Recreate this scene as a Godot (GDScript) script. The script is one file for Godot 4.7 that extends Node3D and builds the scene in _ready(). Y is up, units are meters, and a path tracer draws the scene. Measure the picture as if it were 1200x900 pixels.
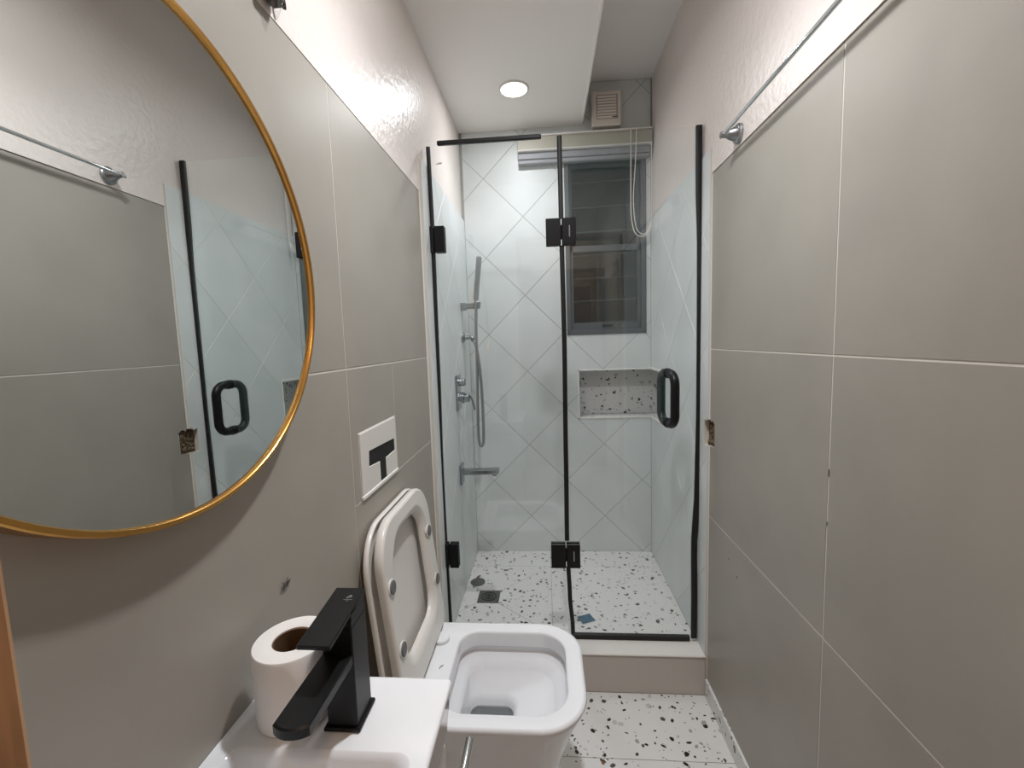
extends Node3D
# A narrow bathroom seen from its doorway. x to the right, y up, the shower at -z. Units: metres.

const WL := -0.431      # face of the left wall tiles
const WR := 0.568       # face of the right wall tiles
const SL := -0.417      # face of the left shower wall tiles
const SR := 0.560       # face of the right shower wall tiles
const ZB := -2.402      # back wall
const ZC := -1.573      # front of the shower curb
const ZG := -1.656      # plane of the shower glass
const ZF := -0.12       # room face of the front wall
const CEIL := 2.4365
const HIGH := 2.638
const LAMP_COLOR := Color(0.975, 0.985, 1.0)

# ---------------------------------------------------------------- mesh helpers
class Shape:
	var tris: Array[PackedVector3Array] = []
	var groups := PackedInt32Array()

	func push(list: PackedVector3Array, group := -1) -> void:
		# list: triangles of one shell in any consistent order; turned so that they face outwards
		var mid := Vector3.ZERO
		for p in list:
			mid += p
		mid /= maxf(1.0, list.size())
		var vol := 0.0
		for i in range(0, list.size(), 3):
			vol += (list[i] - mid).dot((list[i + 1] - mid).cross(list[i + 2] - mid))
		if vol < 0.0:
			for i in range(0, list.size(), 3):
				var t := list[i + 1]
				list[i + 1] = list[i + 2]
				list[i + 2] = t
		tris.append(list)
		groups.append(group)

	func mesh() -> ArrayMesh:
		var st := SurfaceTool.new()
		st.begin(Mesh.PRIMITIVE_TRIANGLES)
		for k in tris.size():
			st.set_smooth_group(groups[k])
			var l := tris[k]
			for i in range(0, l.size(), 3):
				st.add_vertex(l[i])
				st.add_vertex(l[i + 2])
				st.add_vertex(l[i + 1])
		st.generate_normals()
		return st.commit()

	# a box with chamfered edges
	func box(c: Vector3, size: Vector3, bev := 0.002, b := Basis.IDENTITY) -> void:
		var h := size * 0.5
		bev = minf(bev, minf(h.x, minf(h.y, h.z)) * 0.9)
		var g := func(ax: int, s: Vector3) -> Vector3:
			var p := Vector3.ZERO
			for i in 3:
				p[i] = s[i] * (h[i] if i == ax else h[i] - bev)
			return c + b * p
		var out := PackedVector3Array()
		var add := func(q: Array) -> void:
			var m := Vector3.ZERO
			for p in q:
				m += p
			m /= q.size()
			for i in range(1, q.size() - 1):
				var n: Vector3 = (q[i] - q[0]).cross(q[i + 1] - q[0])
				if n.dot(m - c) > 0:
					out.append_array(PackedVector3Array([q[0], q[i], q[i + 1]]))
				else:
					out.append_array(PackedVector3Array([q[0], q[i + 1], q[i]]))
		for ax in 3:
			var u := (ax + 1) % 3
			var v := (ax + 2) % 3
			for s in [-1.0, 1.0]:
				var q := []
				for k in [[-1.0, -1.0], [1.0, -1.0], [1.0, 1.0], [-1.0, 1.0]]:
					var sg := Vector3.ZERO
					sg[ax] = s
					sg[u] = k[0]
					sg[v] = k[1]
					q.append(g.call(ax, sg))
				add.call(q)
				for s2 in [-1.0, 1.0]:
					var e := []
					for w in [-1.0, 1.0]:
						var sg := Vector3.ZERO
						sg[ax] = s
						sg[u] = s2
						sg[v] = w
						e.append([g.call(ax, sg), g.call(u, sg)])
					add.call([e[0][0], e[1][0], e[1][1], e[0][1]])
		for sx in [-1.0, 1.0]:
			for sy in [-1.0, 1.0]:
				for sz in [-1.0, 1.0]:
					var sg := Vector3(sx, sy, sz)
					add.call([g.call(0, sg), g.call(1, sg), g.call(2, sg)])
		tris.append(out)
		groups.append(-1)

	func span(a: Vector3, z: Vector3, bev := 0.002) -> void:
		box((a + z) * 0.5, (z - a).abs(), bev)

	# rings of points joined one to the next; groups: one smoothing group per band
	func loft(rings: Array, bands: Array = [], cap_a := true, cap_z := true) -> void:
		var all := []
		for k in range(rings.size() - 1):
			var l := PackedVector3Array()
			var a: PackedVector3Array = rings[k]
			var z: PackedVector3Array = rings[k + 1]
			var n := a.size()
			for i in n:
				var j := (i + 1) % n
				l.append_array(PackedVector3Array([a[i], a[j], z[j], a[i], z[j], z[i]]))
			all.append([l, bands[k] if k < bands.size() else 0])
		for e in [[rings[0], cap_a, false], [rings[-1], cap_z, true]]:
			if not e[1]:
				continue
			var l := PackedVector3Array()
			var r: PackedVector3Array = e[0]
			var m := Vector3.ZERO
			for p in r:
				m += p
			m /= r.size()
			for i in r.size():
				var j := (i + 1) % r.size()
				if e[2]:
					l.append_array(PackedVector3Array([r[i], r[j], m]))
				else:
					l.append_array(PackedVector3Array([r[j], r[i], m]))
			all.append([l, 90 if e[2] else 91])
		# one orientation for the whole loft
		var mid := Vector3.ZERO
		var count := 0
		for q in all:
			for p in q[0]:
				mid += p
				count += 1
		mid /= count
		var vol := 0.0
		for q in all:
			var l: PackedVector3Array = q[0]
			for i in range(0, l.size(), 3):
				vol += (l[i] - mid).dot((l[i + 1] - mid).cross(l[i + 2] - mid))
		for q in all:
			var l: PackedVector3Array = q[0]
			if vol < 0.0:
				for i in range(0, l.size(), 3):
					var t := l[i + 1]
					l[i + 1] = l[i + 2]
					l[i + 2] = t
			tris.append(l)
			groups.append(q[1])

	# profile of (radius, height) turned round an axis; each corner sharper than 35 degrees stays sharp
	func lathe(profile: Array, at: Vector3, b := Basis.IDENTITY, n := 40, cap_a := true, cap_z := true) -> void:
		var rings := []
		var bands := []
		var group := 1
		for k in profile.size():
			var r := PackedVector3Array()
			for i in n:
				var a := TAU * i / n
				r.append(at + b * Vector3(profile[k].x * cos(a), profile[k].y, profile[k].x * sin(a)))
			rings.append(r)
			if k > 0:
				if k > 1:
					var d0: Vector2 = (profile[k - 1] - profile[k - 2]).normalized()
					var d1: Vector2 = (profile[k] - profile[k - 1]).normalized()
					if d0.dot(d1) < 0.8:
						group += 1
				bands.append(group)
		loft(rings, bands, cap_a, cap_z)

	# a round tube along points
	func tube(path: PackedVector3Array, r: float, n := 12, smooth_path := true) -> void:
		var pts := path
		if smooth_path and path.size() > 2:
			pts = PackedVector3Array()
			for i in range(path.size() - 1):
				var p0 := path[maxi(i - 1, 0)]
				var p3 := path[mini(i + 2, path.size() - 1)]
				for k in 8:
					pts.append(path[i].cubic_interpolate(path[i + 1], p0, p3, k / 8.0))
			pts.append(path[-1])
		var rings := []
		var side := Vector3.ZERO
		for i in pts.size():
			var d := (pts[mini(i + 1, pts.size() - 1)] - pts[maxi(i - 1, 0)]).normalized()
			if side == Vector3.ZERO:
				side = d.cross(Vector3.UP if absf(d.y) < 0.9 else Vector3.RIGHT).normalized()
			side = (side - d * side.dot(d)).normalized()
			var up := d.cross(side)
			var ring := PackedVector3Array()
			for k in n:
				var a := TAU * k / n
				ring.append(pts[i] + (side * cos(a) + up * sin(a)) * r)
			rings.append(ring)
		loft(rings)

	# a flat polygon (counter-clockwise) with thickness along z and a chamfered front
	func plate(poly: PackedVector2Array, t: float, bev: float) -> void:
		var top := Shape.inset(poly, bev)
		var n := poly.size()
		var l := PackedVector3Array()
		var tri := Geometry2D.triangulate_polygon(top)
		for i in range(0, tri.size(), 3):
			var q := [top[tri[i]], top[tri[i + 1]], top[tri[i + 2]]]
			if (q[1] - q[0]).cross(q[2] - q[0]) < 0:
				q.reverse()
			for p in q:
				l.append(Vector3(p.x, p.y, t))
		tri = Geometry2D.triangulate_polygon(poly)
		for i in range(0, tri.size(), 3):
			var q := [poly[tri[i]], poly[tri[i + 1]], poly[tri[i + 2]]]
			if (q[1] - q[0]).cross(q[2] - q[0]) > 0:
				q.reverse()
			for p in q:
				l.append(Vector3(p.x, p.y, 0))
		for i in n:
			var j := (i + 1) % n
			var a := Vector3(poly[i].x, poly[i].y, 0)
			var b := Vector3(poly[j].x, poly[j].y, 0)
			var c := Vector3(poly[j].x, poly[j].y, t - bev)
			var d := Vector3(poly[i].x, poly[i].y, t - bev)
			var e := Vector3(top[j].x, top[j].y, t)
			var f := Vector3(top[i].x, top[i].y, t)
			l.append_array(PackedVector3Array([a, b, c, a, c, d, d, c, e, d, e, f]))
		tris.append(l)
		groups.append(-1)

	static func inset(poly: PackedVector2Array, d: float) -> PackedVector2Array:
		var out := PackedVector2Array()
		var n := poly.size()
		for i in n:
			var e0 := (poly[i] - poly[(i + n - 1) % n]).normalized()
			var e1 := (poly[(i + 1) % n] - poly[i]).normalized()
			var n0 := Vector2(-e0.y, e0.x)
			var n1 := Vector2(-e1.y, e1.x)
			var m := n0 + n1
			out.append(poly[i] + m * (d / maxf(0.35, 1.0 + n0.dot(n1))))
		return out

static func area(p: PackedVector2Array) -> float:
	var s := 0.0
	for i in p.size():
		s += p[i].cross(p[(i + 1) % p.size()])
	return s * 0.5

static func rect(x0: float, y0: float, x1: float, y1: float) -> PackedVector2Array:
	return PackedVector2Array([Vector2(x0, y0), Vector2(x1, y0), Vector2(x1, y1), Vector2(x0, y1)])

# rectangle with rounded corners, radius ra at the low end of x and rb at the high end; always 4 (n + 1) points
static func round_rect(x0: float, x1: float, y0: float, y1: float, ra: float, rb: float, n := 10) -> PackedVector2Array:
	var out := PackedVector2Array()
	for c in [[x1 - rb, y1 - rb, 0.0, rb], [x0 + ra, y1 - ra, 90.0, ra], [x0 + ra, y0 + ra, 180.0, ra], [x1 - rb, y0 + rb, 270.0, rb]]:
		for k in n + 1:
			var a := deg_to_rad(c[2] + 90.0 * k / n)
			out.append(Vector2(c[0] + c[3] * cos(a), c[1] + c[3] * sin(a)))
	return out

static func lay(p: PackedVector2Array, y: float) -> PackedVector3Array:
	var out := PackedVector3Array()
	for q in p:
		out.append(Vector3(q.x, y, q.y))
	return out

# ---------------------------------------------------------------- naming helpers
var taken := {}

func numbered(n: String) -> String:
	if not taken.has(n):
		taken[n] = 0
		return n
	taken[n] += 1
	return "%s_%03d" % [n, taken[n]]

func tag(o: Node, label := "", category := "", group := "", kind := "") -> void:
	if label:
		o.set_meta("label", label)
	if category:
		o.set_meta("category", category)
	if group:
		o.set_meta("group", group)
	if kind:
		o.set_meta("kind", kind)

func thing(called: String, label: String, category: String, at := Vector3.ZERO, group := "", kind := "") -> Node3D:
	var o := Node3D.new()
	o.name = numbered(called)
	add_child(o)
	o.position = at
	tag(o, label, category, group, kind)
	return o

# one mesh under a parent; shapes are given in world places, the parent's place is taken off
func obj(called: String, s: Shape, m: Material, parent: Node3D, label := "") -> MeshInstance3D:
	var o := MeshInstance3D.new()
	o.name = called
	o.mesh = s.mesh()
	o.material_override = m
	parent.add_child(o, true)
	if parent != self:
		o.position = -at_of(parent)
	if label:
		o.set_meta("label", label)
	return o

func at_of(n: Node3D) -> Vector3:
	var p := Vector3.ZERO
	while n != self:
		p += n.position
		n = n.get_parent()
	return p

# pieces laid on a wall or floor: polygons in the frame's own plane, each a part of the parent
func pieces(called: String, parent: Node3D, frame: Transform3D, polys: Array, t: float, mats: Array, gap := 0.003, bev := 0.0008) -> void:
	var k := 0
	for poly in polys:
		var p: PackedVector2Array = poly
		if area(p) < 0:
			p.reverse()
		if area(p) < 6e-5:
			continue
		p = Shape.inset(p, gap * 0.5)
		if area(p) < 3e-5 or Geometry2D.triangulate_polygon(p).is_empty():
			continue
		var c := Vector2.ZERO
		for q in p:
			c += q
		c /= p.size()
		var own := PackedVector2Array()
		for q in p:
			own.append(q - c)
		var s := Shape.new()
		s.plate(own, t, bev)
		var o := MeshInstance3D.new()
		o.name = called
		o.mesh = s.mesh()
		o.material_override = mats[(k * 7 + 3) % mats.size()]
		parent.add_child(o, true)
		o.transform = Transform3D(frame.basis, frame * Vector3(c.x, c.y, 0) - at_of(parent))
		k += 1

# diagonal square tiles over a region, less what is cut out
func diamonds(region: PackedVector2Array, vertex: Vector2, half: float, cuts: Array) -> Array:
	var lo := region[0]
	var hi := region[0]
	for p in region:
		lo = lo.min(p)
		hi = hi.max(p)
	var out := []
	var n := 16
	for i in range(-n, n + 1):
		for j in range(-n, n + 1):
			if (i + j) % 2 == 0:
				continue
			var c := vertex + Vector2(i, j) * half
			if c.x < lo.x - half or c.x > hi.x + half or c.y < lo.y - half or c.y > hi.y + half:
				continue
			var d := PackedVector2Array([c + Vector2(half, 0), c + Vector2(0, half), c - Vector2(half, 0), c - Vector2(0, half)])
			for p in Geometry2D.intersect_polygons(d, region):
				var parts := [p]
				for cut in cuts:
					var next := []
					for q in parts:
						for r in Geometry2D.clip_polygons(q, cut):
							next.append(r)
					parts = next
				out.append_array(parts)
	return out

func cut(polys: Array, hole: PackedVector2Array) -> Array:
	var out := []
	for p in polys:
		for r in Geometry2D.clip_polygons(p, hole):
			out.append(r)
	return out

# ---------------------------------------------------------------- materials
func noise_tex(seed_: int, freq: float, colors: Array, size := 512, as_normal := false, bump := 4.0, octaves := 4) -> NoiseTexture2D:
	var n := FastNoiseLite.new()
	n.seed = seed_
	n.noise_type = FastNoiseLite.TYPE_SIMPLEX_SMOOTH
	n.frequency = freq
	n.fractal_octaves = octaves
	var t := NoiseTexture2D.new()
	t.width = size
	t.height = size
	t.seamless = true
	t.noise = n
	if as_normal:
		t.as_normal_map = true
		t.bump_strength = bump
	else:
		var g := Gradient.new()
		g.offsets = PackedFloat32Array([0.0, 0.5, 1.0])
		g.colors = PackedColorArray(colors)
		t.color_ramp = g
	return t

func mat(called: String, c: Color, rough: float, metal := 0.0) -> StandardMaterial3D:
	var m := StandardMaterial3D.new()
	m.resource_name = called
	m.albedo_color = c
	m.roughness = rough
	m.metallic = metal
	return m

func world_mapped(m: StandardMaterial3D, scale: float) -> StandardMaterial3D:
	m.uv1_triplanar = true
	m.uv1_world_triplanar = true
	m.uv1_scale = Vector3.ONE * scale
	return m

func terrazzo_image(seed_: int) -> ImageTexture:
	var rng := RandomNumberGenerator.new()
	rng.seed = seed_
	var size := 1024
	var im := Image.create(size, size, false, Image.FORMAT_RGB8)
	im.fill(Color(0.86, 0.855, 0.845))
	for k in 900:
		var c := Vector2(rng.randf() * size, rng.randf() * size)
		var r := rng.randf()
		var rad := 3.0 + 11.0 * r * r
		var kind := rng.randf()
		var col := Color(0.13, 0.11, 0.10)
		if kind > 0.985:
			col = Color(0.50, 0.33, 0.20)
		elif kind > 0.80:
			col = Color(0.62, 0.61, 0.60)
		elif kind > 0.62:
			col = Color(0.75, 0.74, 0.73)
			rad *= 1.2
		elif kind > 0.48:
			col = Color(0.30, 0.28, 0.27)
		var n := rng.randi_range(5, 7)
		var poly := PackedVector2Array()
		var turn := rng.randf() * TAU
		var stretch := rng.randf_range(0.42, 0.85)
		for i in n:
			var a := TAU * i / n
			var p := Vector2(cos(a), sin(a) * stretch) * rad * rng.randf_range(0.75, 1.1)
			poly.append(p.rotated(turn))
		for y in range(-int(rad * 1.2), int(rad * 1.2) + 1):
			for x in range(-int(rad * 1.2), int(rad * 1.2) + 1):
				if Geometry2D.is_point_in_polygon(Vector2(x, y), poly):
					im.set_pixel(posmod(int(c.x) + x, size), posmod(int(c.y) + y, size), col)
	return ImageTexture.create_from_image(im)

var M := {}

func make_materials() -> void:
	# grey porcelain wall tiles, three close tones
	var cement := noise_tex(3, 0.006, [Color(0.945, 0.945, 0.945), Color(0.975, 0.975, 0.975), Color(1, 1, 1)], 512, false, 0.0, 5)
	M.wall_tile = []
	for c in [Color(0.640, 0.617, 0.578), Color(0.633, 0.611, 0.573), Color(0.647, 0.623, 0.583)]:
		var m := world_mapped(mat("grey_porcelain", c, 0.42), 0.8)
		m.albedo_texture = cement
		M.wall_tile.append(m)
	M.shower_tile = []
	for c in [Color(0.865, 0.885, 0.88), Color(0.855, 0.877, 0.872), Color(0.872, 0.89, 0.886)]:
		var m := world_mapped(mat("white_glazed_tile", c, 0.38), 0.8)
		m.albedo_texture = cement
		M.shower_tile.append(m)
	M.grout = mat("pale_grout", Color(0.83, 0.81, 0.77), 0.85)
	M.bead = mat("white_bead", Color(0.90, 0.89, 0.87), 0.5)
	M.dark_grout = mat("grey_grout", Color(0.60, 0.60, 0.585), 0.85)
	M.plaster = world_mapped(mat("cream_plaster", Color(0.885, 0.848, 0.822), 0.34), 2.2)
	M.plaster.normal_enabled = true
	M.plaster.normal_texture = noise_tex(11, 0.03, [], 512, true, 3.0, 4)
	M.plaster.normal_scale = 0.42
	M.ceiling = mat("ceiling_paint", Color(0.955, 0.94, 0.925), 0.7)
	M.terrazzo = world_mapped(mat("terrazzo", Color.WHITE, 0.3), 1.15)
	M.terrazzo.albedo_texture = terrazzo_image(5)
	M.curb_tile = mat("beige_tile", Color(0.77, 0.745, 0.715), 0.35)
	M.curb_top = mat("white_slab", Color(0.87, 0.86, 0.84), 0.25)
	M.ceramic = mat("glazed_ceramic", Color(0.90, 0.905, 0.915), 0.07)
	M.plastic = mat("white_plastic", Color(0.86, 0.845, 0.82), 0.28)
	M.cream_plastic = mat("cream_plastic", Color(0.86, 0.83, 0.79), 0.4)
	M.grey_rubber = mat("grey_rubber", Color(0.40, 0.40, 0.41), 0.6)
	M.fan_shade = mat("fan_shadow_gap", Color(0.66, 0.62, 0.57), 0.6)
	M.black = mat("matt_black_metal", Color(0.075, 0.075, 0.08), 0.38)
	M.black.metallic_specular = 0.38
	M.black_seal = mat("black_seal", Color(0.04, 0.04, 0.042), 0.5)
	M.dark = mat("dark_cavity", Color(0.03, 0.035, 0.035), 0.8)
	M.chrome = mat("chrome", Color(0.86, 0.87, 0.88), 0.08, 1.0)
	M.fitting = mat("shower_chrome", Color(0.60, 0.615, 0.625), 0.14, 1.0)
	M.steel = mat("brushed_steel", Color(0.66, 0.67, 0.68), 0.3, 1.0)
	M.gold = mat("brushed_gold", Color(0.86, 0.65, 0.36), 0.25, 1.0)
	M.mirror = mat("mirror_silver", Color(0.86, 0.875, 0.87), 0.0, 1.0)
	M.glass = mat("clear_glass", Color(0.60, 0.80, 0.80, 0.025), 0.0)
	M.glass.transparency = BaseMaterial3D.TRANSPARENCY_ALPHA
	M.pane = mat("window_glass", Color(0.06, 0.06, 0.06, 0.06), 0.0)
	M.pane.transparency = BaseMaterial3D.TRANSPARENCY_ALPHA
	M.aluminium = mat("grey_aluminium", Color(0.35, 0.36, 0.375), 0.42, 0.3)
	M.paper = mat("tissue_paper", Color(0.90, 0.885, 0.87), 0.95)
	M.card = mat("cardboard", Color(0.36, 0.26, 0.17), 0.9)
	M.blue = mat("blue_wrapper", Color(0.16, 0.34, 0.45), 0.45)
	M.bronze = mat("dark_bronze", Color(0.20, 0.15, 0.12), 0.4, 0.6)
	M.blind = mat("pale_blind", Color(0.66, 0.64, 0.58), 0.5)
	M.blind_grey = mat("grey_blind", Color(0.58, 0.58, 0.60), 0.5)
	M.white_cord = mat("white_cord", Color(0.88, 0.87, 0.85), 0.6)
	M.mortar = world_mapped(mat("broken_mortar", Color(0.56, 0.50, 0.43), 0.95), 12.0)
	M.mortar.albedo_texture = noise_tex(21, 0.02, [Color(0.3, 0.27, 0.24), Color(0.75, 0.7, 0.64), Color(1, 1, 1)], 256)
	M.wood = world_mapped(mat("orange_wood", Color(0.74, 0.56, 0.40), 0.45), 1.0)
	M.wood.uv1_scale = Vector3(9, 0.7, 9)
	M.wood.albedo_texture = noise_tex(8, 0.02, [Color(0.75, 0.72, 0.68), Color(0.95, 0.94, 0.92), Color(1, 1, 1)], 512)
	M.door_wood = world_mapped(mat("brown_wood", Color(0.62, 0.36, 0.17), 0.45), 1.0)
	M.door_wood.uv1_scale = Vector3(9, 0.7, 9)
	M.door_wood.albedo_texture = M.wood.albedo_texture
	M.drain = mat("dull_drain_metal", Color(0.40, 0.40, 0.385), 0.4, 0.8)
	M.lamp = mat("lamp_diffuser", Color(0.95, 0.95, 0.93), 0.5)
	M.lamp.emission_enabled = true
	M.lamp.emission = Color(1.0, 0.97, 0.93)
	M.lamp.emission_energy_multiplier = 5.0

# ---------------------------------------------------------------- scene
func _ready() -> void:
	var cam := Camera3D.new()
	cam.name = "camera"
	cam.fov = rad_to_deg(2.0 * atan(450.0 / 515.36))
	cam.near = 0.02
	cam.far = 50.0
	add_child(cam)
	cam.transform = Transform3D(Basis(Vector3.UP, 0.0790) * Basis(Vector3.RIGHT, -0.0965) * Basis(Vector3.BACK, -0.0322), Vector3(0, 1.34, 0))
	cam.current = true
	var env := Environment.new()
	env.background_mode = Environment.BG_COLOR
	env.background_color = Color(0.03, 0.03, 0.034)
	env.tonemap_mode = Environment.TONE_MAPPER_LINEAR
	env.tonemap_exposure = 1.16
	env.sdfgi_enabled = true
	env.ssao_enabled = true
	env.ssil_enabled = true
	var we := WorldEnvironment.new()
	we.name = "environment"
	we.environment = env
	add_child(we)
	make_materials()
	downlight(Vector3(-0.111, CEIL, -2.031), "round recessed ceiling light above the shower, glowing white", 0.55, 0.24)
	downlight(Vector3(0.06, CEIL, -0.90), "round recessed ceiling light nearer the doorway, between the mirror and the toilet", 1.45, 0.50)
	shell()
	shower_shell()
	window()
	hall()
	shower_glass()
	toilet()
	basin_group()
	mirror()
	towel_bar()
	shower_fittings()
	small_things()

func downlight(at: Vector3, label: String, beam: float, spread: float, color := LAMP_COLOR) -> void:
	var t := thing("ceiling_downlight", label, "ceiling light", at, "recessed ceiling lights")
	var s := Shape.new()
	s.lathe([Vector2(0.0575, 0.0), Vector2(0.066, 0.0), Vector2(0.066, -0.002), Vector2(0.063, -0.005), Vector2(0.0575, -0.006), Vector2(0.0575, 0.0)], at, Basis.IDENTITY, 48, false, false)
	obj("trim_ring", s, M.plastic, t)
	s = Shape.new()
	s.lathe([Vector2(0.0575, -0.0005), Vector2(0.0575, -0.004), Vector2(0.05, -0.0052), Vector2(0.02, -0.0058)], at, Basis.IDENTITY, 48)
	obj("diffuser", s, M.lamp, t)
	var l := SpotLight3D.new()
	l.name = "light"
	l.light_size = 0.05
	l.spot_angle = 66.0
	l.spot_angle_attenuation = 1.0
	l.spot_attenuation = 2.0
	l.spot_range = 12.0
	l.light_energy = beam
	l.light_color = color
	l.shadow_enabled = true
	t.add_child(l)
	l.position = Vector3(0, -0.012, 0)
	l.rotation = Vector3(-PI / 2, 0, 0)
	var a := AreaLight3D.new()
	a.name = "wide_light"
	a.area_size = Vector2(0.08, 0.08)
	a.area_range = 12.0
	a.light_energy = spread
	a.light_color = color
	a.shadow_enabled = true
	t.add_child(a)
	a.position = Vector3(0, -0.010, 0)
	a.rotation = Vector3(-PI / 2, 0, 0)

func left_frame(x: float) -> Transform3D:
	return Transform3D(Basis(Vector3(0, 0, -1), Vector3(0, 1, 0), Vector3(1, 0, 0)), Vector3(x, 0, 0))

func right_frame(x: float) -> Transform3D:
	return Transform3D(Basis(Vector3(0, 0, 1), Vector3(0, 1, 0), Vector3(-1, 0, 0)), Vector3(x, 0, 0))

func back_frame(z: float) -> Transform3D:
	return Transform3D(Basis.IDENTITY, Vector3(0, 0, z))

func floor_frame(y: float) -> Transform3D:
	return Transform3D(Basis(Vector3(1, 0, 0), Vector3(0, 0, -1), Vector3(0, 1, 0)), Vector3(0, y, 0))

func hole_poly() -> PackedVector2Array:   # in the right wall's frame (u = z)
	return PackedVector2Array([Vector2(-1.612, 0.950), Vector2(-1.590, 0.947), Vector2(-1.560, 0.952), Vector2(-1.530, 0.955), Vector2(-1.529, 1.030), Vector2(-1.545, 1.046), Vector2(-1.562, 1.034), Vector2(-1.575, 1.050), Vector2(-1.594, 1.034), Vector2(-1.612, 1.040)])

func shell() -> void:
	# left wall
	var w := thing("wall_left", "left wall of large grey tiles below cream painted plaster", "wall", Vector3.ZERO, "", "structure")
	var s := Shape.new()
	s.span(Vector3(-0.65, -0.1, ZB - 0.15), Vector3(WL - 0.0009, HIGH + 0.1, 0.0), 0.0)
	s.span(Vector3(-0.5, -0.1, ZB - 0.05), Vector3(SL - 0.0008, 1.986, ZC), 0.0)
	obj("wall_body", s, M.grout, w)
	s = Shape.new()
	s.span(Vector3(-0.45, 1.8755, ZC), Vector3(WL + 0.0012, 1.985, ZF), 0.0)
	s.span(Vector3(-0.45, 1.985, ZB), Vector3(WL + 0.0012, HIGH + 0.02, ZF), 0.0)
	obj("plaster", s, M.plaster, w)
	var t := []
	for r in [[0.92, 1.571, 1.292, 1.877], [-ZF, 0.92, 1.292, 1.877], [-ZF, 0.92, 0.696, 1.292], [-ZF, 0.92, 0.096, 0.696], [-ZF, 0.92, 0.0, 0.096], [1.205, 1.571, 0.985, 1.292], [0.92, 1.571, 0.385, 0.985], [0.92, 1.571, 0.0, 0.385]]:
		t.append(rect(r[0], r[2], r[1], r[3]))
	t.append(PackedVector2Array([Vector2(0.92, 0.985), Vector2(0.957, 0.985), Vector2(0.957, 1.142), Vector2(1.195, 1.142), Vector2(1.205, 1.142), Vector2(1.205, 1.292), Vector2(0.92, 1.292)]))
	pieces("tile", w, left_frame(WL - 0.006), t, 0.006, M.wall_tile, 0.0032)
	s = Shape.new()
	s.span(Vector3(WL - 0.004, 0.0, ZC - 0.001), Vector3(WL + 0.0035, 1.985, ZC + 0.004), 0.001)
	obj("corner_bead", s, M.bead, w)
	# right wall
	w = thing("wall_right", "right wall of large grey tiles below cream painted plaster", "wall", Vector3.ZERO, "", "structure")
	s = Shape.new()
	var nz := -2.19
	var n0 := 0.912
	var n1 := 1.170
	s.span(Vector3(WR + 0.016, -0.1, nz), Vector3(0.85, HIGH + 0.1, 0.0), 0.0)
	s.span(Vector3(WR + 0.0009, -0.1, -1.60), Vector3(0.60, 0.949, 0.0), 0.0)
	s.span(Vector3(WR + 0.0009, 1.044, -1.60), Vector3(0.60, HIGH + 0.1, 0.0), 0.0)
	s.span(Vector3(WR + 0.0009, 0.94, -1.5295), Vector3(0.60, 1.06, 0.0), 0.0)
	s.span(Vector3(SR + 0.0008, 1.044, nz), Vector3(0.60, 1.956, ZC), 0.0)
	s.span(Vector3(SR + 0.0008, -0.1, nz), Vector3(0.60, 0.949, ZC), 0.0)
	s.span(Vector3(SR + 0.0008, 0.94, nz), Vector3(0.60, 1.06, -1.6115), 0.0)
	s.span(Vector3(SR + 0.0008, -0.1, ZB - 0.15), Vector3(0.85, n0 - 0.004, nz), 0.0)
	s.span(Vector3(SR + 0.0008, n1 + 0.004, ZB - 0.15), Vector3(0.85, 1.956, nz), 0.0)
	s.span(Vector3(WR + 0.016, 1.95, ZB - 0.15), Vector3(0.85, HIGH + 0.1, nz), 0.0)
	s.span(Vector3(0.69, n0 - 0.1, ZB - 0.15), Vector3(0.85, n1 + 0.1, nz), 0.0)
	obj("wall_body", s, M.grout, w)
	s = Shape.new()
	s.span(Vector3(WR - 0.003, 1.8755, ZC), Vector3(0.60, 1.955, ZF), 0.0)
	s.span(Vector3(WR - 0.003, 1.955, ZB), Vector3(0.60, HIGH + 0.02, ZF), 0.0)
	obj("plaster", s, M.plaster, w)
	t = []
	for r in [[-1.571, -0.92, 1.292, 1.877], [-0.92, -0.32, 1.292, 1.877], [-0.32, ZF, 1.292, 1.877], [-1.571, -0.92, 0.696, 1.292], [-0.92, -0.32, 0.696, 1.292], [-0.32, ZF, 0.696, 1.292], [-1.571, -0.92, 0.06, 0.696], [-0.92, -0.32, 0.06, 0.696], [-0.32, ZF, 0.06, 0.696]]:
		t.append(rect(r[0], r[2], r[1], r[3]))
	pieces("tile", w, right_frame(WR + 0.006), cut(t, hole_poly()), 0.006, M.wall_tile, 0.0032)
	s = Shape.new()
	s.span(Vector3(WR - 0.002, 0.16, ZC - 0.001), Vector3(WR + 0.004, 0.952, ZC + 0.003), 0.001)
	s.span(Vector3(WR - 0.002, 1.045, ZC - 0.001), Vector3(WR + 0.004, 1.90, ZC + 0.003), 0.001)
	obj("corner_bead", s, M.bead, w)
	# the broken cut-out: rough mortar seen through the missing tile
	s = Shape.new()
	var rng := RandomNumberGenerator.new()
	rng.seed = 4
	for k in 26:
		var c := Vector3(WR + 0.011 + rng.randf() * 0.007, rng.randf_range(0.956, 1.034), rng.randf_range(-1.606, -1.536))
		s.box(c, Vector3(rng.randf_range(0.008, 0.014), rng.randf_range(0.008, 0.02), rng.randf_range(0.008, 0.02)), 0.002, Basis.from_euler(Vector3(rng.randf(), rng.randf(), rng.randf())))
	s.span(Vector3(WR + 0.012, 0.945, -1.615), Vector3(WR + 0.02, 1.045, -1.525), 0.0)
	obj("broken_mortar", s, M.mortar, w, "rough brown broken hole at the edge of the tiles")
	# small scuffs on the tiles
	s = Shape.new()
	for p in [[0.625, -1.395], [0.597, -1.335]]:
		s.lathe([Vector2(0.004, 0.0), Vector2(0.003, 0.0007)], Vector3(WR, p[0], p[1]), Basis(Vector3.BACK, PI / 2), 7)
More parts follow.
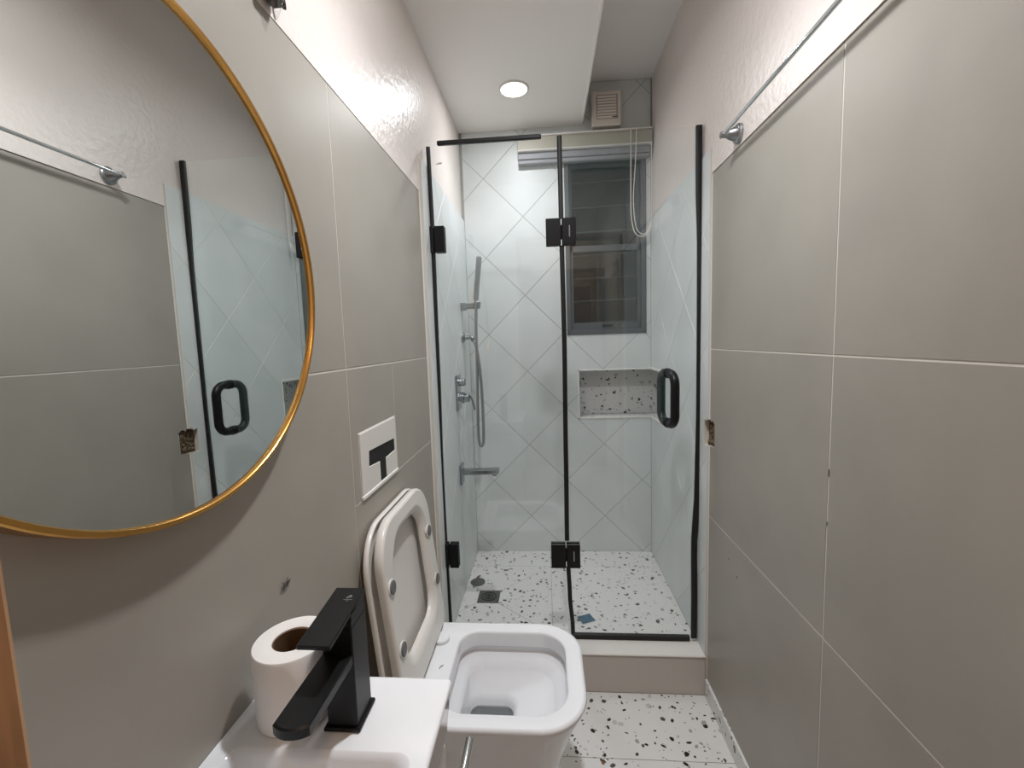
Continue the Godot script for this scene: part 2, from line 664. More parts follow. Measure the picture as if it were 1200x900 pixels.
	obj("scuff", s, M.grey_rubber, w)
	# ceilings
	var c := thing("ceiling", "white lowered ceiling with a raised strip along the right wall", "ceiling", Vector3.ZERO, "", "structure")
	s = Shape.new()
	s.span(Vector3(-0.5, CEIL, ZB - 0.02), Vector3(0.215, CEIL + 0.016, ZF + 0.02), 0.001)
	s.span(Vector3(0.190, CEIL + 0.01, ZB - 0.02), Vector3(0.203, HIGH + 0.01, ZF + 0.02), 0.001)
	s.span(Vector3(0.205, CEIL - 0.002, ZB - 0.02), Vector3(0.217, CEIL + 0.017, ZF + 0.02), 0.002)
	obj("lowered_panel", s, M.ceiling, c)
	s = Shape.new()
	s.span(Vector3(-0.6, HIGH, ZB - 0.15), Vector3(0.8, HIGH + 0.12, 0.0), 0.0)
	obj("upper_panel", s, M.ceiling, c)
	# floor
	var f := thing("floor", "white terrazzo floor with dark stone chips, outside the shower", "floor", Vector3.ZERO, "", "structure")
	s = Shape.new()
	s.span(Vector3(-0.6, -0.15, ZC - 0.05), Vector3(0.8, -0.0045, 0.0), 0.0)
	obj("floor_bed", s, M.dark_grout, f)
	t = []
	for x in [[WL, -0.03], [-0.03, WR]]:
		for z in [[1.305, 1.573], [0.705, 1.305], [0.105, 0.705], [-0.01, 0.105]]:
			t.append(rect(x[0], z[0], x[1], z[1]))
	pieces("tile", f, floor_frame(-0.006), t, 0.006, [M.terrazzo], 0.002, 0.0005)
	# skirting on the right
	var b := thing("baseboard_right", "speckled terrazzo skirting strip along the right wall", "skirting", Vector3.ZERO, "", "structure")
	t = []
	for z in [[-1.571, -1.02], [-1.02, -0.42], [-0.42, ZF]]:
		t.append(rect(z[0], 0.001, z[1], 0.068))
	pieces("tile", b, right_frame(WR + 0.001), t, 0.009, [M.terrazzo], 0.0015, 0.001)

func shower_shell() -> void:
	# curb
	var k := thing("shower_curb", "raised shower curb with white top and beige tiled front", "curb", Vector3.ZERO, "", "structure")
	var s := Shape.new()
	s.span(Vector3(WL, -0.01, -1.69), Vector3(WR, 0.150, ZC - 0.0010), 0.0)
	obj("curb_body", s, M.grout, k)
	s = Shape.new()
	s.span(Vector3(SL, 0.148, -1.690), Vector3(WR - 0.002, 0.157, ZC + 0.003), 0.003)
	obj("top_slab", s, M.curb_top, k)
	pieces("tile", k, back_frame(ZC - 0.007), [rect(WL, 0.0, -0.292, 0.1475), rect(-0.292, 0.0, 0.308, 0.1475), rect(0.308, 0.0, WR - 0.001, 0.1475)], 0.007, [M.curb_tile], 0.002)
	# floor of the shower, cut to fall towards the drain
	var f := thing("shower_floor", "white terrazzo shower floor with dark chips inside the glass", "floor", Vector3.ZERO, "", "structure")
	s = Shape.new()
	s.span(Vector3(-0.6, -0.1, ZB - 0.05), Vector3(0.7, 0.1445, -1.688), 0.0)
	obj("floor_bed", s, M.dark_grout, f)
	var d0 := Vector2(-0.345, 1.895)
	var d1 := Vector2(-0.245, 1.998)
	var zj := 2.23
	var xj := 0.0
	var zn := 1.689
	var t := [rect(SL, zj, xj, 2.402), rect(xj, zj, SR, 2.402), rect(xj, zn, SR, zj)]
	t.append(PackedVector2Array([Vector2(SL, zn), Vector2(xj - 0.0, zn), Vector2(d1.x, d0.y), Vector2(d0.x, d0.y), Vector2(SL, 1.82)]))
	t.append(PackedVector2Array([Vector2(xj, zn), Vector2(xj, zj), Vector2(d1.x, d1.y), Vector2(d1.x, d0.y)]))
	t.append(PackedVector2Array([Vector2(xj, zj), Vector2(SL, zj), Vector2(SL, 2.08), Vector2(d0.x, d1.y), Vector2(d1.x, d1.y)]))
	t.append(PackedVector2Array([Vector2(SL, 2.08), Vector2(SL, 1.82), Vector2(d0.x, d0.y), Vector2(d0.x, d1.y)]))
	pieces("tile", f, floor_frame(0.143), t, 0.006, [M.terrazzo], 0.0018, 0.0004)
	# diagonal tiles on the shower side walls
	var h := 0.2048
	var lw: Node3D = get_node("wall_left")
	pieces("tile", lw, left_frame(SL - 0.007), diamonds(rect(1.573, 0.147, 2.402, 1.987), Vector2(1.8335, 1.4735), h, []), 0.007, M.shower_tile, 0.0024)
	var rw: Node3D = get_node("wall_right")
	pieces("tile", rw, right_frame(SR + 0.007), diamonds(rect(-2.402, 0.147, -1.573, 1.957), Vector2(-1.8335, 1.4735), h, [hole_poly(), rect(-2.45, 0.912, -2.19, 1.170)]), 0.007, M.shower_tile, 0.0024)
	# back wall with window and niche openings
	var w := thing("wall_back", "white shower wall of diagonal tiles behind the glass", "wall", Vector3.ZERO, "", "structure")
	var x0 := 0.118
	var x1 := 0.535
	var y0 := 1.363
	var y1 := 2.279
	s = Shape.new()
	var zb := ZB - 0.15
	var zf := ZB - 0.0008
	s.span(Vector3(-0.65, -0.1, zb), Vector3(x0, HIGH + 0.1, zf - 0.0), 0.0)
	s.span(Vector3(x1, n_top(), zb), Vector3(0.75, HIGH + 0.1, zf), 0.0)
	s.span(Vector3(x0, y1, zb), Vector3(x1, HIGH + 0.1, zf), 0.0)
	s.span(Vector3(x0, n_top(), zb), Vector3(x1, y0, zf), 0.0)
	s.span(Vector3(x0, -0.1, zb), Vector3(0.75, 0.908, zf), 0.0)
	s.span(Vector3(x0, 0.90, zb), Vector3(0.172, 1.18, zf), 0.0)
	s.span(Vector3(0.17, 0.90, zb), Vector3(0.75, 1.18, ZB - 0.125), 0.0)
	obj("wall_body", s, M.dark_grout, w)
	var niche := rect(0.176, 0.912, 0.60, 1.170)
	pieces("tile", w, back_frame(ZB - 0.007), diamonds(rect(SL, 0.147, SR, HIGH), Vector2(-0.103, 1.1752), h, [rect(x0, y0, x1, y1), niche]), 0.007, M.shower_tile, 0.0024)
	# niche lined with terrazzo, wrapping the corner
	var zk := ZB - 0.12
	pieces("niche_lining", w, back_frame(zk - 0.006), [rect(0.176, 0.912, 0.69, 1.170)], 0.006, [M.terrazzo], 0.0005)
	pieces("niche_lining", w, floor_frame(0.906), [PackedVector2Array([Vector2(0.176, 2.402), Vector2(0.562, 2.402), Vector2(0.562, 2.188), Vector2(0.69, 2.188), Vector2(0.69, 2.522), Vector2(0.176, 2.522)])], 0.006, [M.terrazzo], 0.0005)
	s = Shape.new()
	s.span(Vector3(0.170, 0.912, zk), Vector3(0.176, 1.170, ZB - 0.002), 0.0)
	s.span(Vector3(0.684, 0.912, zk), Vector3(0.692, 1.170, -2.19), 0.0)
	s.span(Vector3(0.176, 1.170, zk), Vector3(0.69, 1.176, ZB - 0.002), 0.0)
	s.span(Vector3(0.562, 1.170, ZB - 0.002), Vector3(0.69, 1.176, -2.188), 0.0)
	s.span(Vector3(0.562, 0.912, -2.19), Vector3(0.69, 1.17, -2.186), 0.0)
	obj("niche_lining", s, M.terrazzo, w)
	s = Shape.new()
	var e := 0.008
	s.span(Vector3(0.170, 0.906, ZB - 0.006), Vector3(0.178, 1.176, ZB + 0.003), 0.001)
	for y in [0.906, 1.168]:
		s.span(Vector3(0.170, y, ZB - 0.006), Vector3(SR + 0.003, y + e, ZB + 0.003), 0.001)
		s.span(Vector3(SR - 0.004, y - 0.002, ZB - 0.006), Vector3(SR + 0.006, y + e + 0.002, -2.186), 0.001)
	s.span(Vector3(SR - 0.003, 0.906, -2.192), Vector3(SR + 0.006, 1.176, -2.184), 0.001)
	obj("niche_trim", s, M.bead, w, "white edge trim round the niche")

func n_top() -> float:
	return 1.174

func window() -> void:
	var w := thing("window_1", "narrow grey framed sash window in the shower back wall", "window", Vector3(0.3265, 1.363, ZB), "", "structure")
	var x0 := 0.118
	var x1 := 0.535
	var y0 := 1.363
	var y1 := 2.279
	var my := 1.8155
	var s := Shape.new()
	var zf := ZB + 0.004
	var zi := ZB - 0.05
	s.span(Vector3(x0, y0, zi), Vector3(x0 + 0.022, y1, zf), 0.002)
	s.span(Vector3(x1 - 0.024, y0, zi), Vector3(x1, y1, zf), 0.002)
	s.span(Vector3(x0, y1 - 0.024, zi), Vector3(x1, y1, zf), 0.002)
	s.span(Vector3(x0, y0, zi), Vector3(x1, y0 + 0.028, zf), 0.002)
	obj("frame", s, M.aluminium, w)
	for h in [[y0 + 0.028, my + 0.016, ZB - 0.012, 0.034, 0.032], [my - 0.012, y1 - 0.024, ZB - 0.034, 0.026, 0.02]]:
		var a := x0 + 0.022
		var b := x1 - 0.024
		s = Shape.new()
		var zz: float = h[2]
		s.span(Vector3(a, h[0], zz - 0.02), Vector3(a + 0.016, h[1], zz), 0.002)
		s.span(Vector3(b - 0.018, h[0], zz - 0.02), Vector3(b, h[1], zz), 0.002)
		s.span(Vector3(a, h[0], zz - 0.02), Vector3(b, h[0] + h[3], zz), 0.002)
		s.span(Vector3(a, h[1] - h[4], zz - 0.02), Vector3(b, h[1], zz), 0.002)
		var sash := obj("sash", s, M.aluminium, w)
		s = Shape.new()
		s.span(Vector3(a + 0.012, h[0] + h[3] - 0.004, zz - 0.013), Vector3(b - 0.014, h[1] - h[4] + 0.004, zz - 0.009), 0.0)
		obj("pane", s, M.pane, sash)
	s = Shape.new()
	s.span(Vector3(0.305, y0 + 0.040, ZB - 0.014), Vector3(0.36, y0 + 0.052, ZB - 0.004), 0.002)
	obj("latch", s, M.black, w)
	for y in [2.183, 2.053, 1.923, 1.797, 1.674, 1.551, 1.43]:
		s = Shape.new()
		s.tube(PackedVector3Array([Vector3(x0 - 0.005, y - 0.004, ZB - 0.10), Vector3(x1 + 0.005, y + 0.004, ZB - 0.10)]), 0.0036, 8)
		obj("security_bar", s, M.aluminium, w)

func hall() -> void:
	# wall behind the camera with the doorway
	var w := thing("wall_front", "wall with the doorway the picture is taken from", "wall", Vector3.ZERO, "", "structure")
	var s := Shape.new()
	s.span(Vector3(-0.65, -0.1, ZF), Vector3(-0.193, HIGH + 0.1, 0.0), 0.0)
	s.span(Vector3(0.55, -0.1, ZF), Vector3(0.85, HIGH + 0.1, 0.0), 0.0)
	s.span(Vector3(-0.193, 2.07, ZF), Vector3(0.55, HIGH + 0.1, 0.0), 0.0)
	obj("wall_body", s, M.plaster, w)
	var t := thing("trim_1", "orange brown wooden door jamb at the near left edge", "door frame", Vector3.ZERO, "", "structure")
	s = Shape.new()
	s.span(Vector3(-0.193, 0.0, ZF - 0.002), Vector3(-0.173, 2.07, 0.006), 0.003)
	obj("jamb", s, M.wood, t)
	s = Shape.new()
	s.span(Vector3(0.53, 0.0, ZF - 0.002), Vector3(0.55, 2.07, 0.006), 0.003)
	obj("jamb", s, M.wood, t)
	s = Shape.new()
	s.span(Vector3(-0.173, 2.05, ZF - 0.002), Vector3(0.53, 2.07, 0.006), 0.003)
	obj("head", s, M.wood, t)
	# hallway behind the camera
	w = thing("wall_hall", "plain hallway walls behind the doorway", "wall", Vector3.ZERO, "", "structure")
	s = Shape.new()
	s.span(Vector3(-1.0, -0.1, 0.0), Vector3(-0.9, 2.6, 1.4), 0.0)
	s.span(Vector3(1.1, -0.1, 0.0), Vector3(1.2, 2.6, 1.4), 0.0)
	s.span(Vector3(-1.0, -0.1, 1.3), Vector3(1.2, 2.6, 1.4), 0.0)
	s.span(Vector3(-1.0, -0.1, -0.12), Vector3(-0.64, 2.6, 0.0), 0.0)
	s.span(Vector3(0.84, -0.1, -0.12), Vector3(1.2, 2.6, 0.0), 0.0)
	obj("wall_body", s, M.plaster, w)
	s = Shape.new()
	s.span(Vector3(-1.0, 2.5, 0.0), Vector3(1.2, 2.6, 1.4), 0.0)
	obj("hall_ceiling", s, M.ceiling, w)
	s = Shape.new()
	s.span(Vector3(-1.0, -0.1, 0.0), Vector3(1.2, 0.0, 1.4), 0.0)
	obj("hall_floor", s, M.curb_tile, w)
	downlight(Vector3(0.25, 2.5, 0.70), "round ceiling light in the hallway behind the doorway", 0.1, 0.38, Color(1.0, 0.80, 0.60))
	var d := thing("door_1", "brown wooden door across the hallway", "door", Vector3(0.17, 0, 1.28), "", "structure")
	s = Shape.new()
	s.span(Vector3(-0.27, 0.005, 1.262), Vector3(0.61, 2.05, 1.3), 0.003)
	obj("leaf", s, M.door_wood, d)
	s = Shape.new()
	s.tube(PackedVector3Array([Vector3(-0.20, 1.0, 1.26), Vector3(-0.20, 1.0, 1.215), Vector3(-0.08, 1.0, 1.21)]), 0.009, 10, false)
	obj("handle", s, M.chrome, d)

func wavy(x: float, y0: float, y1: float, bends: Array, wide: float, zs := 0.009) -> Shape:
	# a black rubber strip that bends a little: bends = [[y, x], ...]
	var s := Shape.new()
	var rings := []
	var n := 24
	for i in n + 1:
		var y := lerpf(y0, y1, float(i) / n)
		var xx := x
		for k in range(bends.size() - 1):
			if y >= bends[k][0] and y <= bends[k + 1][0]:
				var f: float = (y - bends[k][0]) / (bends[k + 1][0] - bends[k][0])
				xx = lerpf(bends[k][1], bends[k + 1][1], smoothstep(0.0, 1.0, f))
		var hw := wide * 0.5
		var hz := zs * 0.5
		var ring := PackedVector3Array()
		for p in [[-hw, -hz * 0.6], [-hw * 0.7, -hz], [hw * 0.7, -hz], [hw, -hz * 0.6], [hw, hz * 0.6], [hw * 0.7, hz], [-hw * 0.7, hz], [-hw, hz * 0.6]]:
			ring.append(Vector3(xx + p[0], y, ZG + p[1]))
		rings.append(ring)
	s.loft(rings, [], true, true)
	return s

func hinge(parent: Node3D, x0: float, x1: float, y0: float, y1: float, split: float) -> void:
	var s := Shape.new()
	for side in [-1.0, 1.0]:
		if x0 < split:
			s.box(Vector3((x0 + split - 0.002) * 0.5, (y0 + y1) * 0.5, ZG + side * 0.0098), Vector3(split - 0.002 - x0, y1 - y0, 0.0085), 0.0015)
		s.box(Vector3((x1 + split + 0.002) * 0.5, (y0 + y1) * 0.5, ZG + side * 0.0098), Vector3(x1 - split - 0.002, y1 - y0, 0.0085), 0.0015)
	s.tube(PackedVector3Array([Vector3(split, y0 + 0.022, ZG), Vector3(split, y1 - 0.022, ZG)]), 0.003, 14)
	var o := obj("hinge", s, M.black, parent)
	if x0 < split:
		return
	s = Shape.new()
	s.box(Vector3(lerpf(split, x1, 0.55), (y0 + y1) * 0.5, ZG + 0.0140), Vector3(0.004, 0.04, 0.001), 0.0003)
	obj("slot", s, M.steel, o)

func shower_glass() -> void:
	var top := 2.062
	# left leaf, hung on the wall
	var p := thing("glass_panel", "left glass shower panel with black edges, hinged to the wall beside the toilet", "shower panel", Vector3(-0.17, 0.16, ZG))
	var s := Shape.new()
	s.span(Vector3(SL + 0.004, 0.164, ZG - 0.004), Vector3(0.0565, top, ZG + 0.004), 0.0)
	obj("glass", s, M.glass, p)
	obj("wall_seal", wavy(-0.411, 0.55, 2.056, [[0.5, -0.4165], [0.82, -0.4175], [1.3, -0.412], [1.76, -0.4085], [2.1, -0.411]], 0.0145), M.black_seal, p)
	obj("wall_seal", wavy(-0.4145, 0.165, 0.50, [[0.1, -0.411], [0.5, -0.4155]], 0.014), M.black_seal, p)
	s = Shape.new()
	s.span(Vector3(-0.377, top - 0.004, ZG - 0.007), Vector3(0.002, top + 0.012, ZG + 0.007), 0.003)
	obj("top_seal", s, M.black_seal, p)
	hinge(p, -0.4165 - 0.006, -0.363, 1.677, 1.772, -0.402)
	hinge(p, -0.4165 - 0.006, -0.364, 0.452, 0.551, -0.402)
	s = Shape.new()
	for q in [[0.0, 0.022], [0.005, 0.017], [0.0, 0.009]]:
		s.box(Vector3(-0.373 + q[0], 1.993 + q[0] * 0.6, ZG + 0.0043), Vector3(q[1], 0.0022, 0.0006), 0.0002)
	obj("etched_mark", s, M.blind_grey, p)
	# door leaf
	var d := thing("glass_door", "right glass shower door with black handle and black bottom seal", "shower door", Vector3(0.31, 0.16, ZG))
	s = Shape.new()
	s.span(Vector3(0.0705, 0.176, ZG - 0.004), Vector3(0.553, top, ZG + 0.004), 0.0)
	obj("glass", s, M.glass, d)
	obj("middle_seal", wavy(0.067, 1.777, 2.064, [[1.33, 0.0695], [1.8, 0.067], [2.1, 0.066]], 0.0175), M.black_seal, d)
	obj("middle_seal", wavy(0.067, 0.562, 1.682, [[0.5, 0.064], [0.9, 0.0665], [1.33, 0.0695], [1.8, 0.067]], 0.0175), M.black_seal, d)
	obj("middle_seal", wavy(0.067, 0.166, 0.455, [[0.1, 0.083], [0.20, 0.080], [0.34, 0.071], [0.5, 0.066]], 0.0165), M.black_seal, d)
	obj("side_seal", wavy(0.55, 0.170, 2.066, [[0.0, 0.546], [0.30, 0.547], [0.54, 0.545], [0.78, 0.556], [1.07, 0.5600], [1.35, 0.5595], [1.62, 0.5585], [1.9, 0.551], [2.2, 0.549]], 0.0215, 0.014), M.black_seal, d)
	s = Shape.new()
	s.span(Vector3(0.076, 0.157, ZG - 0.007), Vector3(0.531, 0.180, ZG + 0.008), 0.003)
	obj("bottom_seal", s, M.black_seal, d)
	for q in [[0.0105, 0.119, 1.682, 1.777, 0.0665], [0.0015, 0.1135, 0.455, 0.552, 0.0600]]:
		hinge(d, q[4] + 0.002, q[1], q[2], q[3], q[4])
		s = Shape.new()
		for side in [-1.0, 1.0]:
			s.box(Vector3((q[0] + q[4] - 0.002) * 0.5, (q[2] + q[3]) * 0.5, ZG + side * 0.0098), Vector3(q[4] - 0.002 - q[0], q[3] - q[2], 0.0085), 0.0015)
		obj("hinge", s, M.black, p)
	# handle: two D bars, one on each side of the glass
	var hx := 0.446
	for side in [-1.0, 1.0]:
		s = Shape.new()
		var path := PackedVector3Array()
		var y0 := 1.020
		var y1 := 1.205
		var o := 0.066
		var lean: float = side * 0.0072
		var r := 0.040
		path.append(Vector3(hx, y1, ZG + side * 0.004))
		for i in 9:
			var a := PI / 2 * i / 8.0
			path.append(Vector3(hx + lean * (o - r + r * sin(a)) / o, y1 - r + r * cos(a), ZG + side * (o - r + r * sin(a))))
		for i in 9:
			var a := PI / 2 * i / 8.0
			path.append(Vector3(hx + lean * (o - r + r * cos(a)) / o, y0 + r - r * sin(a), ZG + side * (o - r + r * cos(a))))
		path.append(Vector3(hx, y0, ZG + side * 0.004))
		s.tube(path, 0.0158, 16, false)
		var h := obj("handle", s, M.black, d)
		s = Shape.new()
		for y in [y0, y1]:
			s.lathe([Vector2(0.018, 0.0), Vector2(0.018, 0.007), Vector2(0.0165, 0.009)], Vector3(hx, y, ZG + side * 0.004), Basis(Vector3.RIGHT, side * PI / 2), 20)
		obj("collar", s, M.black, h)

func ring(x0: float, x1: float, half: float, ra: float, rb: float, y: float, zc := -1.117) -> PackedVector3Array:
	return lay(round_rect(x0, x1, zc - half, zc + half, ra, rb, 12), y)

func toilet() -> void:
	var t := thing("toilet", "white square shaped toilet with its lid and seat raised against the left wall", "toilet", Vector3(-0.18, 0, -1.117))
	var s := Shape.new()
	var b := -0.429
	s.loft([
		ring(b, -0.020, 0.150, 0.02, 0.10, 0.0), ring(b, -0.018, 0.152, 0.02, 0.10, 0.06), ring(b, -0.002, 0.162, 0.02, 0.105, 0.20), ring(b, 0.030, 0.176, 0.02, 0.11, 0.32),
		ring(b, 0.060, 0.188, 0.02, 0.115, 0.40), ring(b, 0.077, 0.194, 0.02, 0.118, 0.432), ring(b, 0.082, 0.196, 0.02, 0.12, 0.443), ring(b, 0.080, 0.194, 0.02, 0.118, 0.449), ring(b, 0.074, 0.189, 0.02, 0.114, 0.4515),
		ring(-0.283, 0.039, 0.154, 0.060, 0.085, 0.4510), ring(-0.279, 0.035, 0.150, 0.058, 0.082, 0.4485), ring(-0.278, 0.034, 0.149, 0.058, 0.080, 0.443), ring(-0.278, 0.034, 0.149, 0.058, 0.08, 0.405),
		ring(-0.286, 0.042, 0.157, 0.058, 0.08, 0.395), ring(-0.286, 0.042, 0.157, 0.058, 0.08, 0.385), ring(-0.262, 0.022, 0.140, 0.05, 0.075, 0.372), ring(-0.254, 0.000, 0.128, 0.045, 0.07, 0.345),
		ring(-0.252, -0.030, 0.115, 0.04, 0.06, 0.320), ring(-0.250, -0.100, 0.092, 0.035, 0.040, 0.300), ring(-0.246, -0.118, 0.082, 0.03, 0.03, 0.280), ring(-0.238, -0.128, 0.070, 0.02, 0.02, 0.18)],
		[1, 1, 1, 1, 1, 1, 1, 1, 2, 2, 2, 2, 3, 3, 3, 3, 4, 4, 4, 4])
	obj("bowl", s, M.ceramic, t)
	s = Shape.new()
	s.loft([ring(-0.2445, -0.1195, 0.0805, 0.03, 0.03, 0.262), ring(-0.2445, -0.1195, 0.0805, 0.03, 0.03, 0.266)], [1])
	var water := mat("still_water", Color(0.30, 0.34, 0.34, 0.35), 0.0)
	water.transparency = BaseMaterial3D.TRANSPARENCY_ALPHA
	obj("water", s, water, t)
	# raised seat and lid: planes that lean back against the wall
	for q in [["lid", -0.380, 5.2], ["seat", -0.347, 6.0]]:
		var a := deg_to_rad(q[2])
		var up := Vector3(-sin(a), cos(a), 0)
		var f := Transform3D(Basis(Vector3(0, 0, -1), up, Vector3(cos(a), sin(a), 0)), Vector3(q[1], 0.461, -1.112))
		var flat := func(p: PackedVector2Array, n: float) -> PackedVector3Array:
			var r := PackedVector3Array()
			for v in p:
				r.append(f * Vector3(-v.y, v.x, n))
			return r
		s = Shape.new()
		if q[0] == "lid":
			s.loft([flat.call(round_rect(0.012, 0.458, -0.199, 0.209, 0.03, 0.105, 12), -0.004), flat.call(round_rect(0.008, 0.462, -0.203, 0.213, 0.03, 0.108, 12), -0.002), flat.call(round_rect(0.008, 0.462, -0.203, 0.213, 0.03, 0.108, 12), 0.006),
				flat.call(round_rect(0.011, 0.459, -0.200, 0.210, 0.03, 0.106, 12), 0.009), flat.call(round_rect(0.016, 0.454, -0.195, 0.205, 0.03, 0.102, 12), 0.009), flat.call(round_rect(0.021, 0.449, -0.190, 0.200, 0.028, 0.10, 12), 0.002)], [1, 1, 1, 2, 2])
			obj("lid", s, M.plastic, t)
			continue
		var o := func(i: float, n: float) -> PackedVector3Array:
			return flat.call(round_rect(0.006 + i, 0.464 - i, -0.196 + i, 0.193 - i, 0.03, 0.104 - i, 12), n)
		var h := func(i: float, n: float) -> PackedVector3Array:
			return flat.call(round_rect(0.092 - i, 0.402 + i, -0.124 - i, 0.118 + i, 0.058 + i, 0.070 + i, 12), n)
		s.loft([o.call(0.004, -0.013), o.call(0.0, -0.008), o.call(0.0, 0.003), o.call(0.002, 0.007), o.call(0.007, 0.009), h.call(0.026, 0.0105), h.call(0.018, 0.009), h.call(0.006, 0.0), h.call(0.0, -0.008), h.call(0.002, -0.013), o.call(0.004, -0.013)], [1, 1, 1, 1, 2, 3, 3, 3, 3, 4], false, false)
		var seat := obj("seat", s, M.plastic, t)
		for p in [[0.320, -0.166], [0.164, -0.163], [0.316, 0.152], [0.158, 0.158]]:
			s = Shape.new()
			var e := Basis(f.basis.x, f.basis.z, -f.basis.y)
			s.lathe([Vector2(0.0185, 0.006), Vector2(0.0185, 0.0115), Vector2(0.0170, 0.0125)], f * Vector3(p[1], p[0], 0.0), e, 20)
			var bump := obj("bumper_ring", s, M.plastic, seat)
			bump.set_meta("label", "round seat bumper")
			s = Shape.new()
			s.lathe([Vector2(0.0160, 0.011), Vector2(0.0158, 0.0150), Vector2(0.0140, 0.0158)], f * Vector3(p[1], p[0], 0.0), e, 20)
			obj("bumper_pad", s, M.grey_rubber, seat, "grey rubber bumper pad")
	for z in [-1.224, -1.010]:
		s = Shape.new()
		s.lathe([Vector2(0.026, 0.4505), Vector2(0.026, 0.459), Vector2(0.024, 0.4615), Vector2(0.020, 0.462)], Vector3(-0.336, 0, z), Basis.IDENTITY, 28)
		obj("hinge_cap", s, M.ceramic, t)
		s = Shape.new()
		s.box(Vector3(-0.352, 0.472, z), Vector3(0.022, 0.026, 0.03), 0.005)
		s.tube(PackedVector3Array([Vector3(-0.356, 0.490, z - 0.028), Vector3(-0.356, 0.490, z + 0.028)]), 0.0075, 14)
		obj("hinge", s, M.plastic, t)
	s = Shape.new()
	s.tube(PackedVector3Array([Vector3(-0.306, 0.4516, -1.122), Vector3(-0.309, 0.4516, -1.115), Vector3(-0.312, 0.4516, -1.117), Vector3(-0.313, 0.4516, -1.107)]), 0.0011, 6)
	obj("printed_mark", s, M.grey_rubber, t)

